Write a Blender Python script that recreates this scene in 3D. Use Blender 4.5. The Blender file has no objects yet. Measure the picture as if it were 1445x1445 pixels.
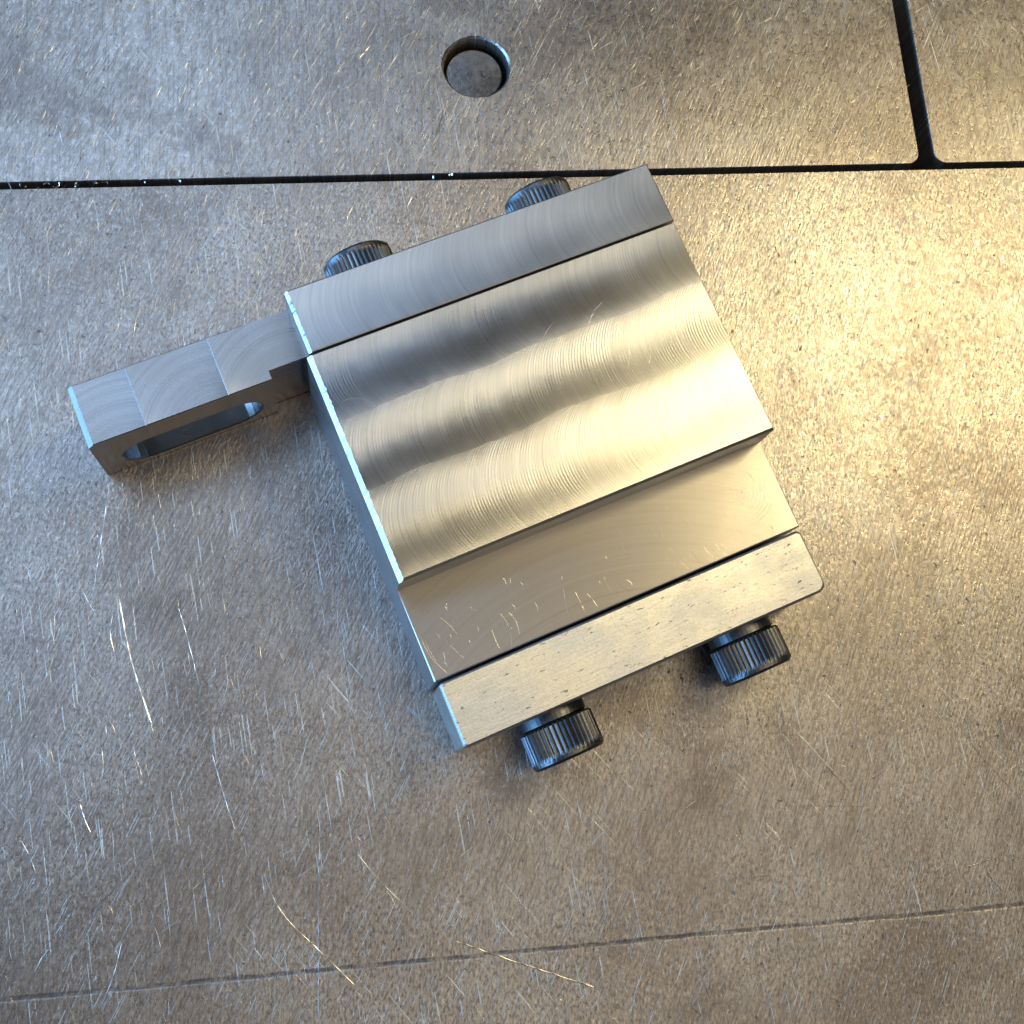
import bpy, bmesh, math, random
from mathutils import Vector, Matrix
random.seed(11)
MM = 0.001
C = bpy.context.scene.collection
scene = bpy.context.scene

# ------------------------------------------------------------------ camera
cd = bpy.data.cameras.new('camera'); cam = bpy.data.objects.new('camera', cd); C.objects.link(cam)
cam.matrix_world = Matrix((
    (0.99083, 0.041505, -0.128584, 7.8846*MM),
    (-0.075984, 0.958076, -0.276255, -84.363*MM),
    (0.111727, 0.283492, 0.952444, 249.752*MM),
    (0, 0, 0, 1)))
cd.sensor_width = 36; cd.sensor_fit = 'HORIZONTAL'; cd.lens = 48.70
cd.shift_y = -0.11246
cd.clip_start = 0.005; cd.clip_end = 20
scene.camera = cam

# ------------------------------------------------------------------ room light
w = bpy.data.worlds.new('World'); scene.world = w; w.use_nodes = True
bg = w.node_tree.nodes['Background']
bg.inputs[0].default_value = (0.95, 0.88, 0.84, 1); bg.inputs[1].default_value = 0.035

def area(name, loc, target, sx, sy, power, col, xdir=None):
    ld = bpy.data.lights.new(name, 'AREA'); ld.shape = 'RECTANGLE'; ld.size = sx; ld.size_y = sy
    ld.energy = power; ld.color = col
    o = bpy.data.objects.new(name, ld); C.objects.link(o); o.location = loc
    d = Vector(target) - Vector(loc)
    o.rotation_euler = d.to_track_quat('-Z', 'Y').to_euler()
    if xdir:                                   # turn the panel so that its long side runs along xdir
        zz = -d.normalized(); xx = Vector(xdir); xx = (xx - zz*xx.dot(zz)).normalized()
        o.rotation_euler = Matrix((xx, zz.cross(xx), zz)).transposed().to_euler()
    return o
area('warm_work_lamp', (0.47, 0.24, 0.76), (0.06, -0.02, 0), 0.18, 0.24, 2.6, (1.0, 0.82, 0.44))
area('left_window', (-1.25, -0.10, 0.28), (0, 0, 0), 1.4, 0.5, 30.0, (0.22, 0.52, 1.0))
area('high_window', (-0.32, 0.40, 1.06), (0, 0, 0), 0.95, 0.36, 4.0, (0.46, 0.67, 1.0), (0.5, 0.86, 0))
area('overhead_fill', (0.50, -0.28, 1.7), (0.03, 0, 0), 1.3, 1.1, 4.1, (1.0, 0.84, 0.60))  # added warm overhead fill: lifts the ambient and warms the table's lower right

vs = scene.view_settings
vs.view_transform = 'Standard'; vs.look = 'None'; vs.exposure = 0.0; vs.gamma = 1.0

# ------------------------------------------------------------------ node helper
class X:
    """a socket with arithmetic"""
    def __init__(s, t, k): s.t, s.k = t, k
    def _m(s, op, *a):
        n = s.t.nodes.new('ShaderNodeMath'); n.operation = op
        for i, q in enumerate((s,) + a):
            if isinstance(q, X): s.t.links.new(q.k, n.inputs[i])
            else: n.inputs[i].default_value = q
        return X(s.t, n.outputs[0])
    def __add__(s, o): return s._m('ADD', o)
    def __sub__(s, o): return s._m('SUBTRACT', o)
    def __mul__(s, o): return s._m('MULTIPLY', o)
    def __truediv__(s, o): return s._m('DIVIDE', o)
    def gt(s, o): return s._m('GREATER_THAN', o)
    def sqrt(s): return s._m('MAXIMUM', 0.0)._m('SQRT')
    def abs(s): return s._m('ABSOLUTE')
    def sin(s): return s._m('SINE')
    def maxi(s, o): return s._m('MAXIMUM', o)
    def mini(s, o): return s._m('MINIMUM', o)
    def ss(s, a, b, lo=0.0, hi=1.0):
        n = s.t.nodes.new('ShaderNodeMapRange'); n.interpolation_type = 'SMOOTHSTEP'
        s.t.links.new(s.k, n.inputs[0])
        for i, v in zip((1, 2, 3, 4), (a, b, lo, hi)): n.inputs[i].default_value = v
        return X(s.t, n.outputs[0])

def new_mat(name):
    m = bpy.data.materials.new(name); m.use_nodes = True
    t = m.node_tree; b = t.nodes['Principled BSDF']
    return m, t, b
def coords(t):
    tc = t.nodes.new('ShaderNodeTexCoord'); sp = t.nodes.new('ShaderNodeSeparateXYZ')
    t.links.new(tc.outputs['Object'], sp.inputs[0])
    return tc.outputs['Object'], X(t, sp.outputs[0]), X(t, sp.outputs[1]), X(t, sp.outputs[2])
def vec(t, x, y, z=0.0):
    n = t.nodes.new('ShaderNodeCombineXYZ')
    for i, q in enumerate((x, y, z)):
        if isinstance(q, X): t.links.new(q.k, n.inputs[i])
        else: n.inputs[i].default_value = q
    return n.outputs[0]
def noise(t, v, scale, detail=3.0, rough=0.55, dist=0.0, dims='3D'):
    n = t.nodes.new('ShaderNodeTexNoise'); n.noise_dimensions = dims
    if isinstance(v, X): t.links.new(v.k, n.inputs['W'])
    elif v is not None: t.links.new(v, n.inputs['Vector'])
    n.inputs['Scale'].default_value = scale; n.inputs['Detail'].default_value = detail
    n.inputs['Roughness'].default_value = rough; n.inputs['Distortion'].default_value = dist
    return X(t, n.outputs[0])
def mixc(t, f, a, b):
    n = t.nodes.new('ShaderNodeMix'); n.data_type = 'RGBA'
    t.links.new(f.k, n.inputs[0])
    for i, q in ((6, a), (7, b)):
        if isinstance(q, tuple): n.inputs[i].default_value = (*q, 1)
        else: t.links.new(q, n.inputs[i])
    return n.outputs[2]
def bump(t, h, dist, strength=1.0, normal=None):
    n = t.nodes.new('ShaderNodeBump'); n.inputs['Distance'].default_value = dist
    n.inputs['Strength'].default_value = strength
    t.links.new(h.k, n.inputs['Height'])
    if normal: t.links.new(normal, n.inputs['Normal'])
    return n.outputs[0]
def to_world(t, v):
    n = t.nodes.new('ShaderNodeVectorTransform'); n.vector_type = 'VECTOR'
    n.convert_from = 'OBJECT'; n.convert_to = 'WORLD'
    t.links.new(v, n.inputs[0])
    k = t.nodes.new('ShaderNodeVectorMath'); k.operation = 'NORMALIZE'
    t.links.new(n.outputs[0], k.inputs[0])
    return k.outputs[0]

# ------------------------------------------------------------------ materials
def mat_table(name, seed, gs=1.0):
    m, t, b = new_mat(name)
    co, x, y, z = coords(t)                 # millimetres
    def dirn(deg, across, along, sd, detail=3, rough=0.6):
        """noise drawn out along a direction"""
        c, s_ = math.cos(math.radians(deg)), math.sin(math.radians(deg))
        return noise(t, vec(t, (x*s_ - y*c)*across + sd, (x*c + y*s_)*along, sd*0.37), 1.0, detail, rough)
    cloud = noise(t, vec(t, x*0.02 + seed, y*0.02, 1.0), 1.0, 3, 0.6)
    cloud2 = noise(t, vec(t, x*0.06 + seed*2, y*0.045, 7.0), 1.0, 4, 0.65)
    patch = noise(t, vec(t, x*0.035 + seed, y*0.03, 17.0), 1.0, 3, 0.6)
    grain = dirn(78, 2.4, 1.15, seed + 3, 3, 0.66)
    grain2 = noise(t, vec(t, x*0.8 + seed, y*0.62, 4.0), 1.0, 4, 0.62)
    streak = dirn(64, 3.2, 0.26, seed + 2, 2)
    brush = dirn(88, 2.9, 0.13, seed + 5, 2)
    h1 = dirn(62, 4.2, 0.12, seed + 11, 1).ss(0.65, 0.72)
    h2 = dirn(97, 3.6, 0.08, seed + 13, 1).ss(0.67, 0.73)
    h3 = dirn(128, 3.2, 0.10, seed + 17, 1).ss(0.69, 0.75)
    h4 = dirn(30, 3.2, 0.12, seed + 19, 1).ss(0.71, 0.77)
    hair = (h1*patch.ss(0.40, 0.55)).maxi(h2*cloud2.ss(0.40, 0.55)).maxi(h3*cloud.ss(0.45, 0.6)).maxi(h4*0.7)
    pits = noise(t, vec(t, x*0.9, y*0.75 + seed, 2.0), 1.0, 3, 0.7).ss(0.645, 0.71)
    col = mixc(t, cloud.ss(0.36, 0.66), (0.37, 0.325, 0.29), (0.50, 0.465, 0.435))
    col = mixc(t, cloud2.ss(0.56, 0.74, 0, 0.5), col, (0.27, 0.235, 0.215))
    stain = noise(t, vec(t, x*0.028 + seed*3, y*0.034, 23.0), 1.0, 5, 0.62, 0.6)
    col = mixc(t, stain.ss(0.56, 0.63, 0.0, 0.42), col, (0.20, 0.165, 0.145))
    wear = patch.ss(0.35, 0.62, 0.45, 1.0)*gs
    col = mixc(t, grain.ss(0.38, 0.50, 0.75, 0.0)*wear, col, (0.17, 0.145, 0.125))
    col = mixc(t, grain.ss(0.56, 0.68, 0.0, 0.75)*wear, col, (0.72, 0.69, 0.65))
    col = mixc(t, streak.ss(0.40, 0.53, 0.65, 0.0)*patch.ss(0.3, 0.6, 1.0, 0.4), col, (0.19, 0.165, 0.15))
    col = mixc(t, brush.ss(0.36, 0.50, 0.35 + 0.3*(1-gs), 0.0), col, (0.20, 0.18, 0.165))
    col = mixc(t, hair*0.6, col, (0.86, 0.90, 0.86))
    col = mixc(t, pits*0.75, col, (0.10, 0.085, 0.07))
    # old scribed line, grimy
    wob = noise(t, vec(t, x*0.05, 0.0, 5.0), 1.0, 3, 0.6)
    brk = noise(t, vec(t, x*0.25, y*0.4, 9.0), 1.0, 3, 0.6)
    ln = (y + 109.7 + (wob - 0.5)*0.9).abs().ss(0.10, 0.55, 1.0, 0.0)*brk.ss(0.34, 0.60, 0.25, 1.0)
    col = mixc(t, ln*0.6, col, (0.07, 0.05, 0.045))
    t.links.new(col, b.inputs['Base Color'])
    b.inputs['Metallic'].default_value = 0.80
    rg = grain2.ss(0.3, 0.7, 0.25, 0.37) + (cloud2 - 0.5)*0.14 + ln*0.25 + pits*0.2 + hair*0.08
    t.links.new(rg.k, b.inputs['Roughness'])
    b.inputs['Anisotropic'].default_value = 0.25
    tg = t.nodes.new('ShaderNodeCombineXYZ'); tg.inputs[0].default_value = 1.0; tg.inputs[1].default_value = -0.1
    t.links.new(tg.outputs[0], b.inputs['Tangent'])
    n1 = bump(t, brush*0.4 + streak*0.6, 0.00011, 0.8)
    n2 = bump(t, grain*(0.5*gs) + grain2*0.35 - pits*0.5 - ln*0.7 + hair*0.25, 0.00010, 0.9, n1)
    t.links.new(n2, b.inputs['Normal'])
    return m

def mill_finish(t, b, s, rx, ry, u, v, base, r0, aniso, depth, streak=2.2, feedk=0.35, tone=1.0):
    """s: distance across the cutter marks (mm); (rx, ry): direction across them"""
    fine = noise(t, s, streak, 4, 0.75, dims='1D')
    jit = noise(t, vec(t, s*0.35, v*0.05, 6.0), 1.0, 2, 0.5)
    amp = noise(t, vec(t, u*0.10, v*0.16, 4.0), 1.0, 3, 0.6).ss(0.40, 0.66, 0.06, 1.0)
    feed = (s*(math.tau/0.52) + jit*6.0).sin()*amp
    big = noise(t, vec(t, u*0.06, v*0.09, 4.0), 1.0, 3, 0.5)
    smear = noise(t, vec(t, s*0.9, v*0.06, 8.0), 1.0, 3, 0.55)
    spots = noise(t, vec(t, u*1.3, v*1.3, 1.0), 1.0, 2, 0.6).ss(0.72, 0.80)
    nick = noise(t, vec(t, s*3.0, v*0.15, 3.0), 1.0, 2, 0.5).ss(0.72, 0.80)
    col = mixc(t, smear*0.5 + fine*0.5, tuple(c*(1 - 0.40*tone) for c in base), tuple(c*(1 + 0.30*tone) for c in base))
    col = mixc(t, nick*0.45 + spots*0.25, col, tuple(c*0.4 for c in base))
    t.links.new(col, b.inputs['Base Color'])
    b.inputs['Metallic'].default_value = 1.0
    rg = big.ss(0.3, 0.7, r0*0.95, r0*1.10) + (fine - 0.5)*0.06
    t.links.new(rg.k, b.inputs['Roughness'])
    b.inputs['Anisotropic'].default_value = aniso
    t.links.new(to_world(t, vec(t, rx, ry, 0.0)), b.inputs['Tangent'])
    t.links.new(bump(t, feed*feedk + fine, depth, 1.0), b.inputs['Normal'])

def mat_mill_passes(name, bounds, centres, R, base, v0, period, swing, r0=0.22, aniso=0.9, depth=0.000011, feedk=0.35):
    """face milled in parallel passes along u, each leaving ( shaped arcs; where passes overlap the
    direction of the marks swings smoothly from one to the next (v0: where they lie square, period: pass pitch)"""
    m, t, b = new_mat(name)
    co, u, y, z = coords(t)
    v = y*-1.0
    wob = noise(t, vec(t, u*0.05, v*0.02, 2.0), 1.0, 3, 0.6)
    rip = noise(t, vec(t, u*0.35, v*0.25, 5.0), 1.0, 3, 0.6)
    vv = v + (wob - 0.5)*4.0
    c = v*0.0 + centres[0]
    for i, bd in enumerate(bounds):
        c = c + vv.gt(bd)*(centres[i+1] - centres[i])
    dv = v - c
    root = (dv*dv*-1.0 + R*R).sqrt()
    s = u + root
    comb = noise(t, s, 3.0, 3, 0.7, dims='1D')
    ph = (vv + (rip - 0.5)*2.2 - v0)*(math.tau/period)
    sn = (ph + math.pi/2).sin()*(-0.5*swing) + (0.5*swing - 0.20) + (comb - 0.5)*0.22
    cs = (sn*sn*-1.0 + 1.0).sqrt()
    mill_finish(t, b, s, cs*-1.0, sn*-1.0, u, v, base, r0, aniso, depth, 2.2, feedk)
    return m

def mat_mill_facets(name, bounds, centres, base, r0=0.27, aniso=0.88, soft=0.0, tone=1.0):
    """short facets along u, each with arcs about its own centre (uc, vc)"""
    m, t, b = new_mat(name)
    co, u, y, z = coords(t)
    v = y*-1.0
    uc = u*0.0 + centres[0][0]; vc = u*0.0 + centres[0][1]
    for i, bd in enumerate(bounds):
        g = u.ss(bd - soft, bd + soft) if soft else u.gt(bd)
        uc = uc + g*(centres[i+1][0] - centres[i][0]); vc = vc + g*(centres[i+1][1] - centres[i][1])
    du = u - uc; dv = v - vc
    s = (du*du + dv*dv).sqrt() + 0.001
    mill_finish(t, b, s, du/s, dv*-1.0/s, u, v, base, r0, aniso, 0.000007, 2.0, 0.12, tone)
    return m

def mat_plain(name, base, r0, scale=(0.1, 2.0, 2.0), depth=0.00003, aniso=0.0, speck=0.0, metallic=1.0):
    """sawn, ground or turned metal; scale = grain frequency along x, y, z per mm"""
    m, t, b = new_mat(name)
    co, x, y, z = coords(t)
    g = noise(t, vec(t, x*scale[0], y*scale[1], z*scale[2]), 1.0, 4, 0.65)
    big = noise(t, vec(t, x*0.09, y*0.12, z*0.12), 1.0, 4, 0.6)
    col = mixc(t, g.ss(0.3, 0.7), tuple(c*0.80 for c in base), base)
    h = g
    if speck:
        sp = noise(t, vec(t, x*0.5, y*1.7, z*2.0), 1.0, 3, 0.7).ss(0.63, 0.70)
        gr = noise(t, vec(t, x*2.4, y*3.4, z*3.0), 1.0, 2, 0.6)
        col = mixc(t, sp*speck, col, (0.12, 0.10, 0.08))
        col = mixc(t, gr.ss(0.35, 0.6, 0.35, 0.0), col, tuple(c*0.55 for c in base))
        h = g*0.5 + gr*0.6 - sp*0.6
    t.links.new(col, b.inputs['Base Color'])
    b.inputs['Metallic'].default_value = metallic
    rg = big.ss(0.3, 0.7, r0*0.85, r0*1.15) + (g - 0.5)*0.12
    t.links.new(rg.k, b.inputs['Roughness'])
    b.inputs['Anisotropic'].default_value = aniso
    if aniso: t.links.new(to_world(t, vec(t, 1.0, 0.0, 0.0)), b.inputs['Tangent'])
    t.links.new(bump(t, h, depth, 0.8), b.inputs['Normal'])
    return m

STEEL = (0.56, 0.555, 0.55)
M = {}
M['table_front'] = mat_table('worn_table_steel', 0.0)
M['table_rear'] = mat_table('worn_table_steel_rear', 31.0, 0.55)
M['bed'] = mat_plain('dark_grimy_iron', (0.045, 0.04, 0.038), 0.6, metallic=0.3)
M['plug'] = mat_plain('plug_steel', (0.36, 0.34, 0.325), 0.27, (0.8, 0.8, 0.8))
M['body_top'] = mat_mill_passes('face_milled_passes', (24.2, 36.8), (17.8, 33.0, 46.5), 12.0, (0.475, 0.47, 0.465), 12.6, 14.7, 0.56, 0.29, 0.84)
M['bar_top'] = mat_mill_passes('face_milled_single_pass', (), (7.6,), 12.0, STEEL, 1.4, 21.0, 0.34, 0.30, 0.84, 0.000006, 0.2)
M['shelf'] = mat_mill_facets('swirled_shelf', (), ((26.0, 112.0),), (0.44, 0.415, 0.385), 0.33, 0.55, 0.0, 0.6)
M['tongue_top'] = mat_mill_facets('facet_milled', (-28.6, -14.1), ((-33.0, 19.0), (-17.0, 17.0), (-3.0, 17.0)), (0.42, 0.415, 0.41))
M['side'] = mat_plain('side_steel', STEEL, 0.40, (0.06, 0.45, 1.6), 0.00003)
M['tongue_side'] = mat_plain('tongue_side_steel', (0.42, 0.41, 0.40), 0.24, (0.06, 0.06, 1.6), 0.00002)
M['ground'] = mat_plain('ground_speckled_steel', (0.80, 0.77, 0.70), 0.46, (0.22, 3.0, 1.0), 0.00003, 0.5, 0.85)
M['black'] = mat_plain('black_oxide', (0.16, 0.165, 0.175), 0.40, (1.4, 1.4, 1.4), 0.00004)
M['burr'] = mat_plain('scratch_burr', (0.70, 0.67, 0.63), 0.32, (0.5, 0.5, 0.5))
M['swarf'] = mat_plain('bright_swarf', (0.80, 0.79, 0.77), 0.22, (0.5, 0.5, 0.5))

# ------------------------------------------------------------------ object helpers
def mesh_obj(name, bm, mats, parent=None, smooth=False):
    me = bpy.data.meshes.new(name)
    bmesh.ops.recalc_face_normals(bm, faces=bm.faces[:])
    bm.normal_update()
    bm.to_mesh(me); bm.free()
    for k in (mats if isinstance(mats, (list, tuple)) else [mats]): me.materials.append(M[k])
    if smooth:
        for p in me.polygons: p.use_smooth = True
    o = bpy.data.objects.new(name, me); C.objects.link(o)
    if parent: o.parent = parent
    return o
def tag(o, label, cat, group=None):
    o['label'] = label; o['category'] = cat
    if group: o['group'] = group
    return o
def ring(bm, pts, z): return [bm.verts.new((p[0], p[1], z)) for p in pts]
def skin(bm, a, b, close=True):
    n = len(a); fs = []
    for i in range(n if close else n-1):
        j = (i+1) % n
        fs.append(bm.faces.new((a[i], a[j], b[j], b[i])))
    return fs
def fill(bm, loops):
    """flat fill of an outer loop with holes"""
    es = []
    for l in loops:
        for i in range(len(l)):
            e = bm.edges.get((l[i], l[(i+1) % len(l)])) or bm.edges.new((l[i], l[(i+1) % len(l)]))
            es.append(e)
    r = bmesh.ops.triangle_fill(bm, use_beauty=True, use_dissolve=False, edges=es)
    return [g for g in r['geom'] if isinstance(g, bmesh.types.BMFace)]

def round_rect(x0, y0, x1, y1, r, n=6):
    """r: radii for corners (x0,y0), (x1,y0), (x1,y1), (x0,y1)"""
    out = []
    for (cx, cy, sx, sy, a0), rr in zip(((x0, y0, 1, 1, 180), (x1, y0, -1, 1, 270), (x1, y1, -1, -1, 0), (x0, y1, 1, -1, 90)), r):
        if rr <= 0: out.append((cx, cy)); continue
        for k in range(n+1):
            a = math.radians(a0 + 90*k/n)
            out.append((cx + sx*rr + rr*math.cos(a), cy + sy*rr + rr*math.sin(a)))
    return out

# ------------------------------------------------------------------ the table: bed, three plates, round plug
bm = bmesh.new()
a = ring(bm, round_rect(-330, -330, 430, 330, (8, 8, 8, 8)), -12.02); b_ = ring(bm, round_rect(-330, -330, 430, 330, (8, 8, 8, 8)), -40)
skin(bm, a, b_); bm.faces.new(a); bm.faces.new(b_)
bed = mesh_obj('table', bm, 'bed'); bed['kind'] = 'structure'
bed.scale = (MM, MM, MM)

def plate(x0, y0, x1, y1, radii, mat, hole=None, ch=0.12):
    bm = bmesh.new()
    def lp(off, z): return ring(bm, round_rect(x0+off, y0+off, x1-off, y1-off, [max(r-off, 0) if r > 0 else 0 for r in radii], 10), z)
    top = lp(ch, 0.0); c1 = lp(0.0, -ch); bot = lp(0.0, -12.0)
    skin(bm, top, c1); skin(bm, c1, bot)
    loops = [top]
    if hole:
        hx, hy, hr = hole; n = 72; rnd = random.Random(3)
        rag = [0.10*rnd.random() + 0.07*math.sin(5*i*math.tau/n) for i in range(n)]
        def circ(r, z, k=0.0): return [bm.verts.new((hx + (r + k*rag[i])*math.cos(i*math.tau/n), hy + (r + k*rag[i])*math.sin(i*math.tau/n), z)) for i in range(n)]
        h0 = circ(hr, 0.0, 1.0); h1 = circ(hr - 0.30, -0.45); h2 = circ(hr - 0.45, -2.2); h3 = circ(hr - 0.45, -12.0)
        skin(bm, h0, h1); skin(bm, h1, h2); skin(bm, h2, h3)
        loops.append(h0)
    fill(bm, loops)
    return mesh_obj('table_plate', bm, mat, bed)
front = plate(-320, -320, 420, 33.25, (4, 4, 0.5, 0.5), 'table_front')
rear = plate(-320, 34.62, 130.45, 320, (0.5, 2.6, 4, 4), 'table_rear', hole=(39.65, 58.15, 7.0))
rear2 = plate(133.75, 34.62, 420, 320, (2.6, 0.5, 4, 4), 'table_rear')

# plug sunk in the hole
bm = bmesh.new(); n = 64
prof = [(5.85, -11.9), (5.85, -3.3), (5.55, -2.95), (1.5, -2.9)]
rs = [[bm.verts.new((39.45 + r*math.cos(i*math.tau/n), 58.05 + r*math.sin(i*math.tau/n), z)) for i in range(n)] for r, z in prof]
for p, q in zip(rs, rs[1:]): skin(bm, p, q)
bm.faces.new(rs[-1]); bm.faces.new(rs[0])
mesh_obj('round_plug', bm, 'plug', bed)

# scratches: thin raised burrs on the plates
def burr(bm, pts, wd, h):
    """ridge along a polyline, tapered at both ends"""
    n = len(pts); rows = []
    for i, p in enumerate(pts):
        a = Vector(pts[max(i-1, 0)]); c = Vector(pts[min(i+1, n-1)])
        d = (c - a).normalized(); nn = Vector((-d.y, d.x))
        k = 0.25 if i in (0, n-1) else 0.75 + 0.5*random.random()
        q = Vector(p)
        l = q + nn*wd*0.5*k; r = q - nn*wd*0.5*k; sh = nn*wd*0.25*(random.random() - 0.5)
        rows.append((bm.verts.new((l.x, l.y, -0.004)), bm.verts.new((q.x + sh.x, q.y + sh.y, h*k)), bm.verts.new((r.x, r.y, -0.004))))
    for p, q in zip(rows, rows[1:]):
        bm.faces.new((p[0], p[1], q[1], q[0])); bm.faces.new((p[1], p[2], q[2], q[1]))
def resample(pts, step):
    for _ in range(2 if len(pts) > 2 else 0):  # round the corners
        q = [pts[0]]
        for a, b in zip(pts, pts[1:]):
            q += [(a[0]*0.75 + b[0]*0.25, a[1]*0.75 + b[1]*0.25), (a[0]*0.25 + b[0]*0.75, a[1]*0.25 + b[1]*0.75)]
        pts = q + [pts[-1]]
    out = [pts[0]]
    for a, b in zip(pts, pts[1:]):
        L = math.hypot(b[0]-a[0], b[1]-a[1]); k = max(1, int(L/step))
        for i in range(1, k+1):
            f = i/k; j = 0.05 if i < k else 0
            out.append((a[0] + (b[0]-a[0])*f + random.uniform(-j, j), a[1] + (b[1]-a[1])*f + random.uniform(-j, j)))
    return out
SCR = [[0.33, (24.36, -106.91), (33.71, -110.86), (47.56, -116.32)], [0.29, (-30.72, -45.85), (-28.9, -56.45), (-25.1, -68.15)], [0.18, (-20.5, -48.1), (-19.32, -52.15), (-17.02, -62.1)], [0.18, (-32.39, -24.68), (-33.81, -34.94), (-35.32, -45.57)], [0.13, (-31.69, -47.66), (-35.27, -52.99), (-38.78, -59.43)], [0.2, (-23.66, -85.75), (-31.53, -94.7), (-42.2, -102.58), (-43.83, -105.68)], [0.17, (-30.4, -87.83), (-36.66, -95.39), (-42.21, -102.04)], [0.22, (-6.9, -93.58), (-4.39, -100.32), (2.42, -107.01), (7.47, -112.41)], [0.11, (3.03, -81.43), (1.99, -99.73), (1.45, -117.29)], [0.13, (7.72, -43.7), (7.11, -52.56)], [0.17, (8.98, -91.78), (11.79, -95.78), (16.91, -101.21)], [0.15, (15.43, -83.55), (10.91, -89.04), (8.38, -91.73)], [0.17, (-15.02, -73.62), (-13.68, -79.0), (-11.45, -86.36)], [0.12, (27.53, -95.57), (36.98, -107.77), (47.42, -120.41)], [0.14, (39.78, -95.99), (40.87, -100.7), (41.92, -104.22)], [0.12, (33.87, -92.6), (35.03, -96.76), (36.22, -102.03)], [0.12, (53.13, -84.02), (51.7, -92.25), (51.04, -101.77)], [0.21, (-37.03, -80.13), (-36.2, -82.83), (-35.26, -84.84)], [0.19, (-30.14, -102.54), (-31.26, -107.33), (-33.7, -112.47)], [0.17, (93.04, -83.32), (94.7, -85.54), (96.7, -88.14)], [0.14, (120.89, -81.6), (124.16, -86.23), (128.79, -92.17)], [0.11, (84.92, -89.68), (100.51, -91.0)], [0.2, (119.83, -101.25), (119.95, -104.26), (122.35, -107.21)], [0.2, (115.13, -102.91), (124.16, -100.99), (127.19, -102.08)], [0.17, (-16.69, 31.92), (-16.47, 28.21), (-15.99, 23.78)], [0.11, (-9.31, 31.74), (-9.26, 27.28), (-9.49, 22.57)], [0.12, (5.72, -68.51), (3.7, -73.18), (0.44, -79.48)], [0.12, (2.4, -58.49), (-0.31, -65.67), (-3.83, -73.24)], [0.2, (-45.65, -39.34), (-45.97, -41.2)], [0.18, (-37.77, -42.31), (-36.29, -45.52), (-35.07, -47.7)], [0.13, (7.58, -53.21), (7.1, -55.69)], [0.17, (75.91, -101.26), (80.8, -101.07)], [0.18, (63.1, -120.17), (66.11, -122.9)], [0.14, (23.91, -113.88), (25.17, -116.41)], [0.17, (87.57, -121.26), (91.11, -123.05)]]
SCR_REAR = [[0.33, (33.41, 50.89), (31.32, 44.94), (28.84, 38.93)], [0.24, (-42.4, 46.73), (-41.83, 43.7), (-41.0, 40.68)], [0.18, (-36.09, 38.63), (-36.98, 35.08)]]
def scatter(bm, count, x0, x1, y0, y1):
    for _ in range(count):
        x = random.uniform(x0, x1); y = random.uniform(y0, y1)
        f = random.random()
        ang = math.radians(random.gauss(62, 9) if f < 0.55 else (random.gauss(95, 12) if f < 0.8 else random.uniform(0, 180)))
        L = 0.4 + random.expovariate(1/1.5) if f < 0.85 else 0.3 + random.random()*0.6
        L = min(L, 12)
        if y + L*0.5 > y1 or y - L*0.5 < y0: continue
        cv = random.gauss(0, 0.05)
        k = max(2, min(7, int(L/0.8) + 2)); pts = []; px, py, aa = x, y, ang
        for i in range(k):
            pts.append((px, py)); px += math.cos(aa)*L/(k-1); py += math.sin(aa)*L/(k-1); aa += cv + random.gauss(0, 0.05)
        if pts[-1][1] > y1 - 0.2 or pts[-1][1] < y0: continue
        wd = 0.045 + random.expovariate(1/0.028)
        wd = min(wd, 0.2); burr(bm, pts, wd, wd*random.uniform(0.04, 0.20))
bm = bmesh.new()
for s in SCR: burr(bm, resample(s[1:], 0.8), s[0]*0.7, s[0]*0.15)
scatter(bm, 8000, -62, 165, -135, 33.0)
o = mesh_obj('scratches', bm, 'burr', front); o['kind'] = 'stuff'
bm = bmesh.new()
for s in SCR_REAR: burr(bm, resample(s[1:], 0.8), s[0]*0.7, s[0]*0.15)
scatter(bm, 1500, -62, 129, 35, 80)
# keep the hole clear
bmesh.ops.delete(bm, geom=[v for v in bm.verts if math.hypot(v.co.x-39.65, v.co.y-58.15) < 7.6], context='VERTS')
o = mesh_obj('scratches', bm, 'burr', rear); o['kind'] = 'stuff'
bm = bmesh.new(); scatter(bm, 260, 134.5, 165, 35, 80)
o = mesh_obj('scratches', bm, 'burr', rear2); o['kind'] = 'stuff'

# ------------------------------------------------------------------ the machined block
YAW = 0.33197
block = bpy.data.objects.new('machined_block', None); C.objects.link(block)
block.empty_display_size = 10
block.rotation_euler = (0, 0, YAW); block.scale = (MM, MM, MM)
tag(block, 'milled steel clamp block with slotted tongue and four black knurled screws', 'machine part')

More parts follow.
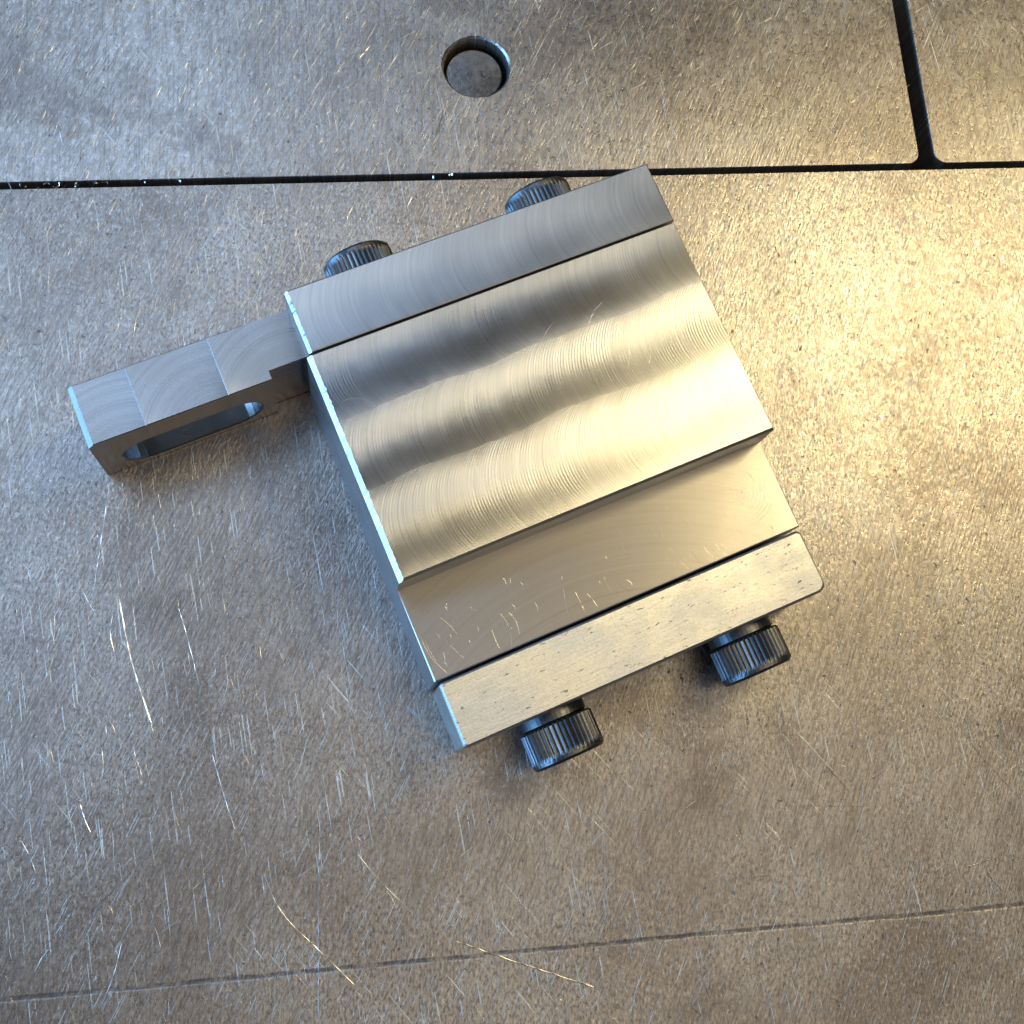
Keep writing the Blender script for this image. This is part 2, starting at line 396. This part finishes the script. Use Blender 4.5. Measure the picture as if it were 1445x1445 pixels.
near = lambda a, b, t=0.06: abs(a - b) < t
def prism_u(name, prof, u0, u1, mats, matfn, bevels, parent=block):
    """profile of (v, z) extruded along u; bevels: list of (selector(midpoint, edge), offset, segments)"""
    bm = bmesh.new()
    a = [bm.verts.new((u0, -v, z)) for v, z in prof]; b = [bm.verts.new((u1, -v, z)) for v, z in prof]
    skin(bm, a, b); bm.faces.new(a); bm.faces.new(b)
    zmax = max(z for v, z in prof)
    bmesh.ops.recalc_face_normals(bm, faces=bm.faces[:])
    for sel, off, seg in bevels:
        es = [e for e in bm.edges if sel((e.verts[0].co + e.verts[1].co)/2, e.verts[1].co - e.verts[0].co)]
        bmesh.ops.bevel(bm, geom=es, offset=off, segments=seg, profile=0.5, affect='EDGES', clamp_overlap=True)
    es = [e for e in bm.edges if abs(e.verts[0].co.y - e.verts[1].co.y) > 3 and near(e.verts[0].co.x, e.verts[1].co.x) and e.verts[0].co.z > 25 and e.verts[0].co.x < 5]
    new = bmesh.ops.subdivide_edges(bm, edges=es, cuts=70)['geom_inner']
    for q in new:                              # hand-filed chamfer: uneven, a nick here and there
        if isinstance(q, bmesh.types.BMVert):
            k = random.gauss(0, 0.035) + (0.16 if random.random() < 0.04 else 0)
            if q.co.z > zmax - 0.05: q.co.x += k
            else: q.co.z -= abs(k)
    bm.normal_update()
    for f in bm.faces: f.material_index = matfn(f.normal, f.calc_center_median())
    return mesh_obj(name, bm, mats, parent)
H1, H2 = 27.6, 18.75
near = lambda a, b, t=0.06: abs(a - b) < t
along = lambda d: abs(d.x) > 1.0 and abs(d.y) < 0.1 and abs(d.z) < 0.1
# body: high flat top, a step down to a shelf
body = prism_u('body', [(12.12, 0), (69.25, 0), (69.25, H2), (53.05, H2), (53.05, H1), (12.12, H1)], 0, 69.0,
    ['side', 'body_top', 'shelf'],
    lambda n, c: (1 if c.z > 26 else 2) if n.z > 0.9 else 0,
    [(lambda m, d: near(m.x, 0) and near(m.z, H1), 0.85, 1),
     (lambda m, d: along(d) and near(m.y, -53.05) and near(m.z, H1), 0.45, 2),
     (lambda m, d: (near(m.x, 0) or near(m.x, 69)) and near(m.z, H2), 0.22, 1),
     (lambda m, d: near(m.x, 69.0) and near(m.z, H1), 0.18, 1),
     (lambda m, d: along(d) and near(m.y, -12.12) and near(m.z, H1), 0.16, 1),
     (lambda m, d: along(d) and near(m.y, -69.25) and near(m.z, H2), 0.16, 1),
     (lambda m, d: near(m.x, 0) and abs(d.z) > 2 and abs(d.x) < .1, 0.25, 1)])
# stray tool arcs on the milled faces
def arcs(rows, z, wd, h):
    bm = bmesh.new()
    for p in rows:
        pts = []
        for i in range(9):                  # quadratic curve through the three points
            f = i/8; l0 = (1-f)*(1-2*f); l1 = 4*f*(1-f); l2 = f*(2*f-1)
            pts.append((p[0][0]*l0 + p[1][0]*l1 + p[2][0]*l2, -(p[0][1]*l0 + p[1][1]*l1 + p[2][1]*l2)))
        burr(bm, pts, wd*random.uniform(0.6, 1.2), h*random.uniform(0.5, 1.2))
    for v in bm.verts: v.co.z += z
    o = mesh_obj('tool_scratches', bm, 'burr', body); o['kind'] = 'stuff'
ARC_SHELF = [[(14.17, 62.51), (14.86, 65.73), (13.88, 69.1)], [(15.37, 62.75), (16.32, 65.06), (15.99, 67.6)], [(0.8, 61.0), (1.0, 65.42), (2.9, 69.1)], [(1.1, 62.39), (1.5, 66.27), (2.6, 69.0)], [(12.12, 64.59), (11.96, 67.06), (12.05, 68.36)], [(27.57, 63.67), (27.71, 66.32), (27.77, 68.53)], [(29.19, 65.38), (29.82, 66.93), (30.12, 68.61)], [(26.02, 63.29), (25.38, 65.61), (24.96, 68.01)], [(33.29, 63.41), (33.31, 66.3), (33.91, 68.49)], [(34.06, 64.65), (35.25, 66.45), (36.44, 68.24)], [(34.51, 62.21), (36.56, 62.13), (38.42, 62.5)], [(50.61, 59.87), (50.86, 62.25), (50.13, 64.64)], [(49.26, 65.61), (49.61, 67.75), (49.88, 69.0)], [(44.51, 59.67), (44.56, 61.03), (44.97, 61.6)], [(45.92, 59.58), (45.85, 60.89), (45.56, 62.1)], [(4.51, 59.52), (5.69, 61.28), (6.43, 63.48)], [(4.03, 63.12), (4.99, 65.4), (5.94, 67.68)], [(43.04, 58.41), (43.32, 59.86), (43.04, 61.34)], [(62.88, 56.24), (64.49, 57.3), (64.99, 59.15)], [(59.12, 58.16), (61.36, 59.33), (62.68, 60.96)]]
for k in range(14):                         # heavy swirl left by a small cutter at the shelf's end
    r_ = 2.2 + 0.62*k; ax, av = 60.2 + 0.12*k, 58.6
    q = [(ax + r_*math.cos(a), av + r_*math.sin(a)) for a in (math.radians(8 + random.uniform(-8, 8)), math.radians(48), math.radians(86 + random.uniform(-14, 8)))]
    if max(c[0] for c in q) < 68.7 and max(c[1] for c in q) < 69.0: ARC_SHELF.append(q)
for k in range(10):
    ARC_SHELF.append([(46.5 + k*1.0, 66.2 + random.uniform(-0.5, 0.5)), (46.9 + k*1.0, 67.5), (47.6 + k*1.0, 68.8)])
ARC_TOP = [[(35.73, 26.28), (39.24, 22.86), (41.89, 21.4)], [(46.83, 29.92), (49.81, 26.95), (53.52, 24.22)], [(46.65, 24.34), (48.65, 22.34), (51.08, 21.18)], [(55.41, 30.5), (54.66, 32.98), (53.5, 34.58)], [(51.93, 29.16), (51.2, 31.63), (49.89, 33.86)], [(60.28, 28.92), (59.52, 31.41), (57.56, 34.1)], [(64.76, 35.52), (64.85, 37.64), (64.59, 39.33)], [(63.03, 18.68), (62.88, 20.76), (62.91, 22.47)], [(65.49, 45.44), (66.2, 46.81), (66.69, 48.63)], [(54.72, 49.27), (55.59, 50.28), (57.14, 51.3)], [(19.42, 37.82), (18.91, 40.22), (18.85, 42.78)], [(8.73, 21.09), (11.33, 24.1), (12.76, 29.94)], [(2.24, 21.57), (5.22, 21.96), (7.5, 24.17)]]
for k in range(45):                        # fine smears all over the shelf
    a0 = random.uniform(-0.5, 0.5); L = random.uniform(0.5, 2.2); px, pv = random.uniform(1, 66), random.uniform(57, 68)
    q = [(px, pv), (px + L*0.5*math.cos(1.2 + a0), pv + L*0.5*math.sin(1.2 + a0)), (px + L*math.cos(1.45 + a0), pv + L*math.sin(1.45 + a0))]
    if q[2][1] < 69 and 1 < q[2][0] < 68.5: ARC_SHELF.append(q)
arcs(ARC_SHELF, H2, 0.085, 0.008)
arcs(ARC_TOP, H1, 0.10, 0.004)
# clamp bar on the tongue side
prism_u('clamp_bar', [(0, 0), (11.72, 0), (11.72, 27.62), (0, 27.62)], 0.55, 69.25,
    ['side', 'bar_top'], lambda n, c: 1 if n.z > 0.9 else 0,
    [(lambda m, d: near(m.x, 0.55) and near(m.z, 27.62), 0.6, 1),
     (lambda m, d: near(m.x, 69.25) and near(m.z, 27.62), 0.2, 1),
     (lambda m, d: along(d) and near(m.z, 27.62), 0.2, 2),
     (lambda m, d: near(m.x, 0.55) and abs(d.z) > 2, 0.2, 1)])
# lower, ground clamp bar beside the shelf: rounded upright corners
bm = bmesh.new()
def lb(off, z): return [bm.verts.new((x, y, z)) for x, y in round_rect(0.45+off, -81.0+off, 68.65-off, -69.75-off, (0.5-off*0.3, 1.7-off*0.5, 0.9-off*0.5, 0.6-off*0.3), 6)]
l0, l1, l2, l3 = lb(0.0, 0.2), lb(0.0, 18.45), lb(0.14, 18.78), lb(0.42, 18.95)
skin(bm, l0, l1); skin(bm, l1, l2); skin(bm, l2, l3); bm.faces.new(l3); bm.faces.new(l0)
mesh_obj('clamp_bar', bm, 'ground', block)

# tongue with a slot through its side: outline (u, z) extruded across v
bm = bmesh.new()
def tg(v, inset=0.0):
    o = [(-38.55, 0.3), (-6.3, 0.3), (-6.3, 20.58), (-14.0, 20.66), (-14.06, 20.60), (-28.5, 20.66), (-28.56, 20.60), (-37.6, 20.68), (-38.55, 19.60)]
    return [bm.verts.new((u, -v, z)) for u, z in o]
def slot(v, g=0.0):
    r = 5.4 + g; z = 7.5; out = []
    for cu, a0 in ((-14.2, -90), (-29.2, 90)):
        for k in range(13):
            a = math.radians(a0 + 180*k/12); out.append((cu + r*math.cos(a), z + r*math.sin(a)))
    return [bm.verts.new((u, -v, q)) for u, q in out]
v0, v1 = 0.57, 11.6
o0, o1 = tg(v0), tg(v1)
s00, s0, s1, s11 = slot(v0, 0.25), slot(v0 + 0.25), slot(v1 - 0.25), slot(v1, 0.25)
skin(bm, o0, o1); skin(bm, s00, s0); skin(bm, s0, s1); skin(bm, s1, s11)
fill(bm, [o0, s00]); fill(bm, [o1, s11])
bm.normal_update(); bmesh.ops.recalc_face_normals(bm, faces=bm.faces[:])
es = [e for e in bm.edges if abs(e.verts[0].co.x - e.verts[1].co.x) > 3 and near(e.verts[0].co.y, e.verts[1].co.y) and min(e.verts[0].co.z, e.verts[1].co.z) > 20]
bmesh.ops.bevel(bm, geom=es, offset=0.12, segments=1, affect='EDGES')
# neck that runs under the clamp bar's end face
def bx(x0, x1, y0, y1, z0, z1):
    p = [(x0, y0), (x1, y0), (x1, y1), (x0, y1)]
    a = ring(bm, p, z0); b = ring(bm, p, z1); skin(bm, a, b); bm.faces.new(a); bm.faces.new(b)
bx(-7.5, 0.75, -9.9, -0.62, 0.32, 20.6)
bm.normal_update()
for f in bm.faces: f.material_index = 1 if (abs(f.normal.z) > 0.9 and f.calc_center_median().z > 20) else 0
mesh_obj('tongue', bm, ['tongue_side', 'tongue_top'], block)

# knurled socket-head screws
def screw(u, vface, sign, spin):
    """axis along v; sign +1: head on the high-v side"""
    T = 44; bm = bmesh.new()
    z = 10.0
    def circ(d, fn, n):
        out = []
        for i in range(n):
            a = i*math.tau/n + spin; r = fn(i)
            out.append(bm.verts.new((u + r*math.cos(a), -(vface + sign*d), z + r*math.sin(a))))
        return out
    n = T*4
    kn = lambda k: (lambda i: 6.5 - k*(0.0, 0.12, 0.36, 0.12)[i % 4])
    R = [circ(1.85, lambda i: 5.3, n), circ(1.85, lambda i: 6.0, n), circ(2.15, kn(1.0), n), circ(6.6, kn(1.0), n), circ(7.3, kn(0.12), n), circ(7.9, lambda i: 6.45, n), circ(8.35, lambda i: 6.0, n),
         circ(8.37, lambda i: 3.6, n), circ(5.2, lambda i: 3.5, n)]
    for p, q in zip(R, R[1:]): skin(bm, p, q)
    bm.faces.new(R[-1])
    head = mesh_obj('screw', bm, 'black', block)
    bm = bmesh.new(); n = 48
    R = [circ(-1.5, lambda i: 5.85, n), circ(1.5, lambda i: 5.85, n), circ(1.65, lambda i: 5.6, n), circ(1.95, lambda i: 5.4, n)]
    for p, q in zip(R, R[1:]): skin(bm, p, q)
    bm.faces.new(R[0]); bm.faces.new(R[-1])
    mesh_obj('collar', bm, 'black', head)
screw(17.1, 81.0, 1, 0.02); screw(53.6, 81.0, 1, 0.07)
screw(16.9, 0.0, -1, 0.04); screw(53.4, 0.0, -1, 0.09)

# ------------------------------------------------------------------ metal shavings
def shaving(x, y, z, r, turns, wd, rot, label, group, tilt=0.4):
    bm = bmesh.new(); k = 12; prev = None
    for i in range(k+1):
        a = turns*math.tau*i/k; rr = r*(1 + 0.12*math.sin(3*a))
        p = Vector((rr*math.cos(a), rr*math.sin(a), 0.25*wd*i/k))
        e = Vector((math.cos(a)*0.5, math.sin(a)*0.5, 0.9))*wd*(0.35 + 0.65*math.sin(math.pi*(i+0.5)/(k+1)))
        th = Vector((math.cos(a), math.sin(a), 0))*0.03
        cur = [bm.verts.new(p), bm.verts.new(p + e), bm.verts.new(p + e + th), bm.verts.new(p + th)]
        if prev: skin(bm, prev, cur)
        else: bm.faces.new(cur)
        prev = cur
    bm.faces.new(prev)
    o = mesh_obj('metal_shaving', bm, 'swarf')
    o.scale = (MM, MM, MM); o.rotation_euler = (random.uniform(-tilt, tilt), random.uniform(-tilt, tilt), rot)
    o.location = (x*MM, y*MM, 0)
    bpy.context.view_layer.update()
    lo = min((o.matrix_world @ Vector(c)).z for c in o.bound_box)
    o.location.z = z*MM - lo
    return tag(o, label, 'metal shaving', group)
for x, y in ((-49.5, 34.2), (-47.7, 33.9), (-45.7, 33.9), (-44.4, 33.9), (-42.8, 34.2), (-41.2, 33.8), (-39.6, 33.8), (-38.5, 33.9), (-36.2, 33.9), (-35.2, 33.9), (-33.7, 33.8), (-26.7, 34.0), (-20.0, 34.0), (-3.2, 33.7), (29.0, 34.0), (32.9, 34.0)):
    shaving(x, y, -0.55, random.uniform(0.35, 0.6), random.uniform(0.25, 0.6), random.uniform(0.25, 0.45), random.uniform(0, 6.28),
            'tiny bright metal shaving wedged in the long gap between table plates', 'shavings wedged in the table gap', 0.8)
shaving(-52.6, 33.4, -0.02, 1.7, 0.42, 0.22, -1.2, 'long curled shaving lying across the gap end, largest of the shavings', None, 0.05)
chip = shaving(42.0, 58.2, -2.9, 0.9, 0.3, 0.35, 2.6, 'small dark metal chip lying on the round plug in the table hole', None, 0.1)
chip.data.materials[0] = M['bed']
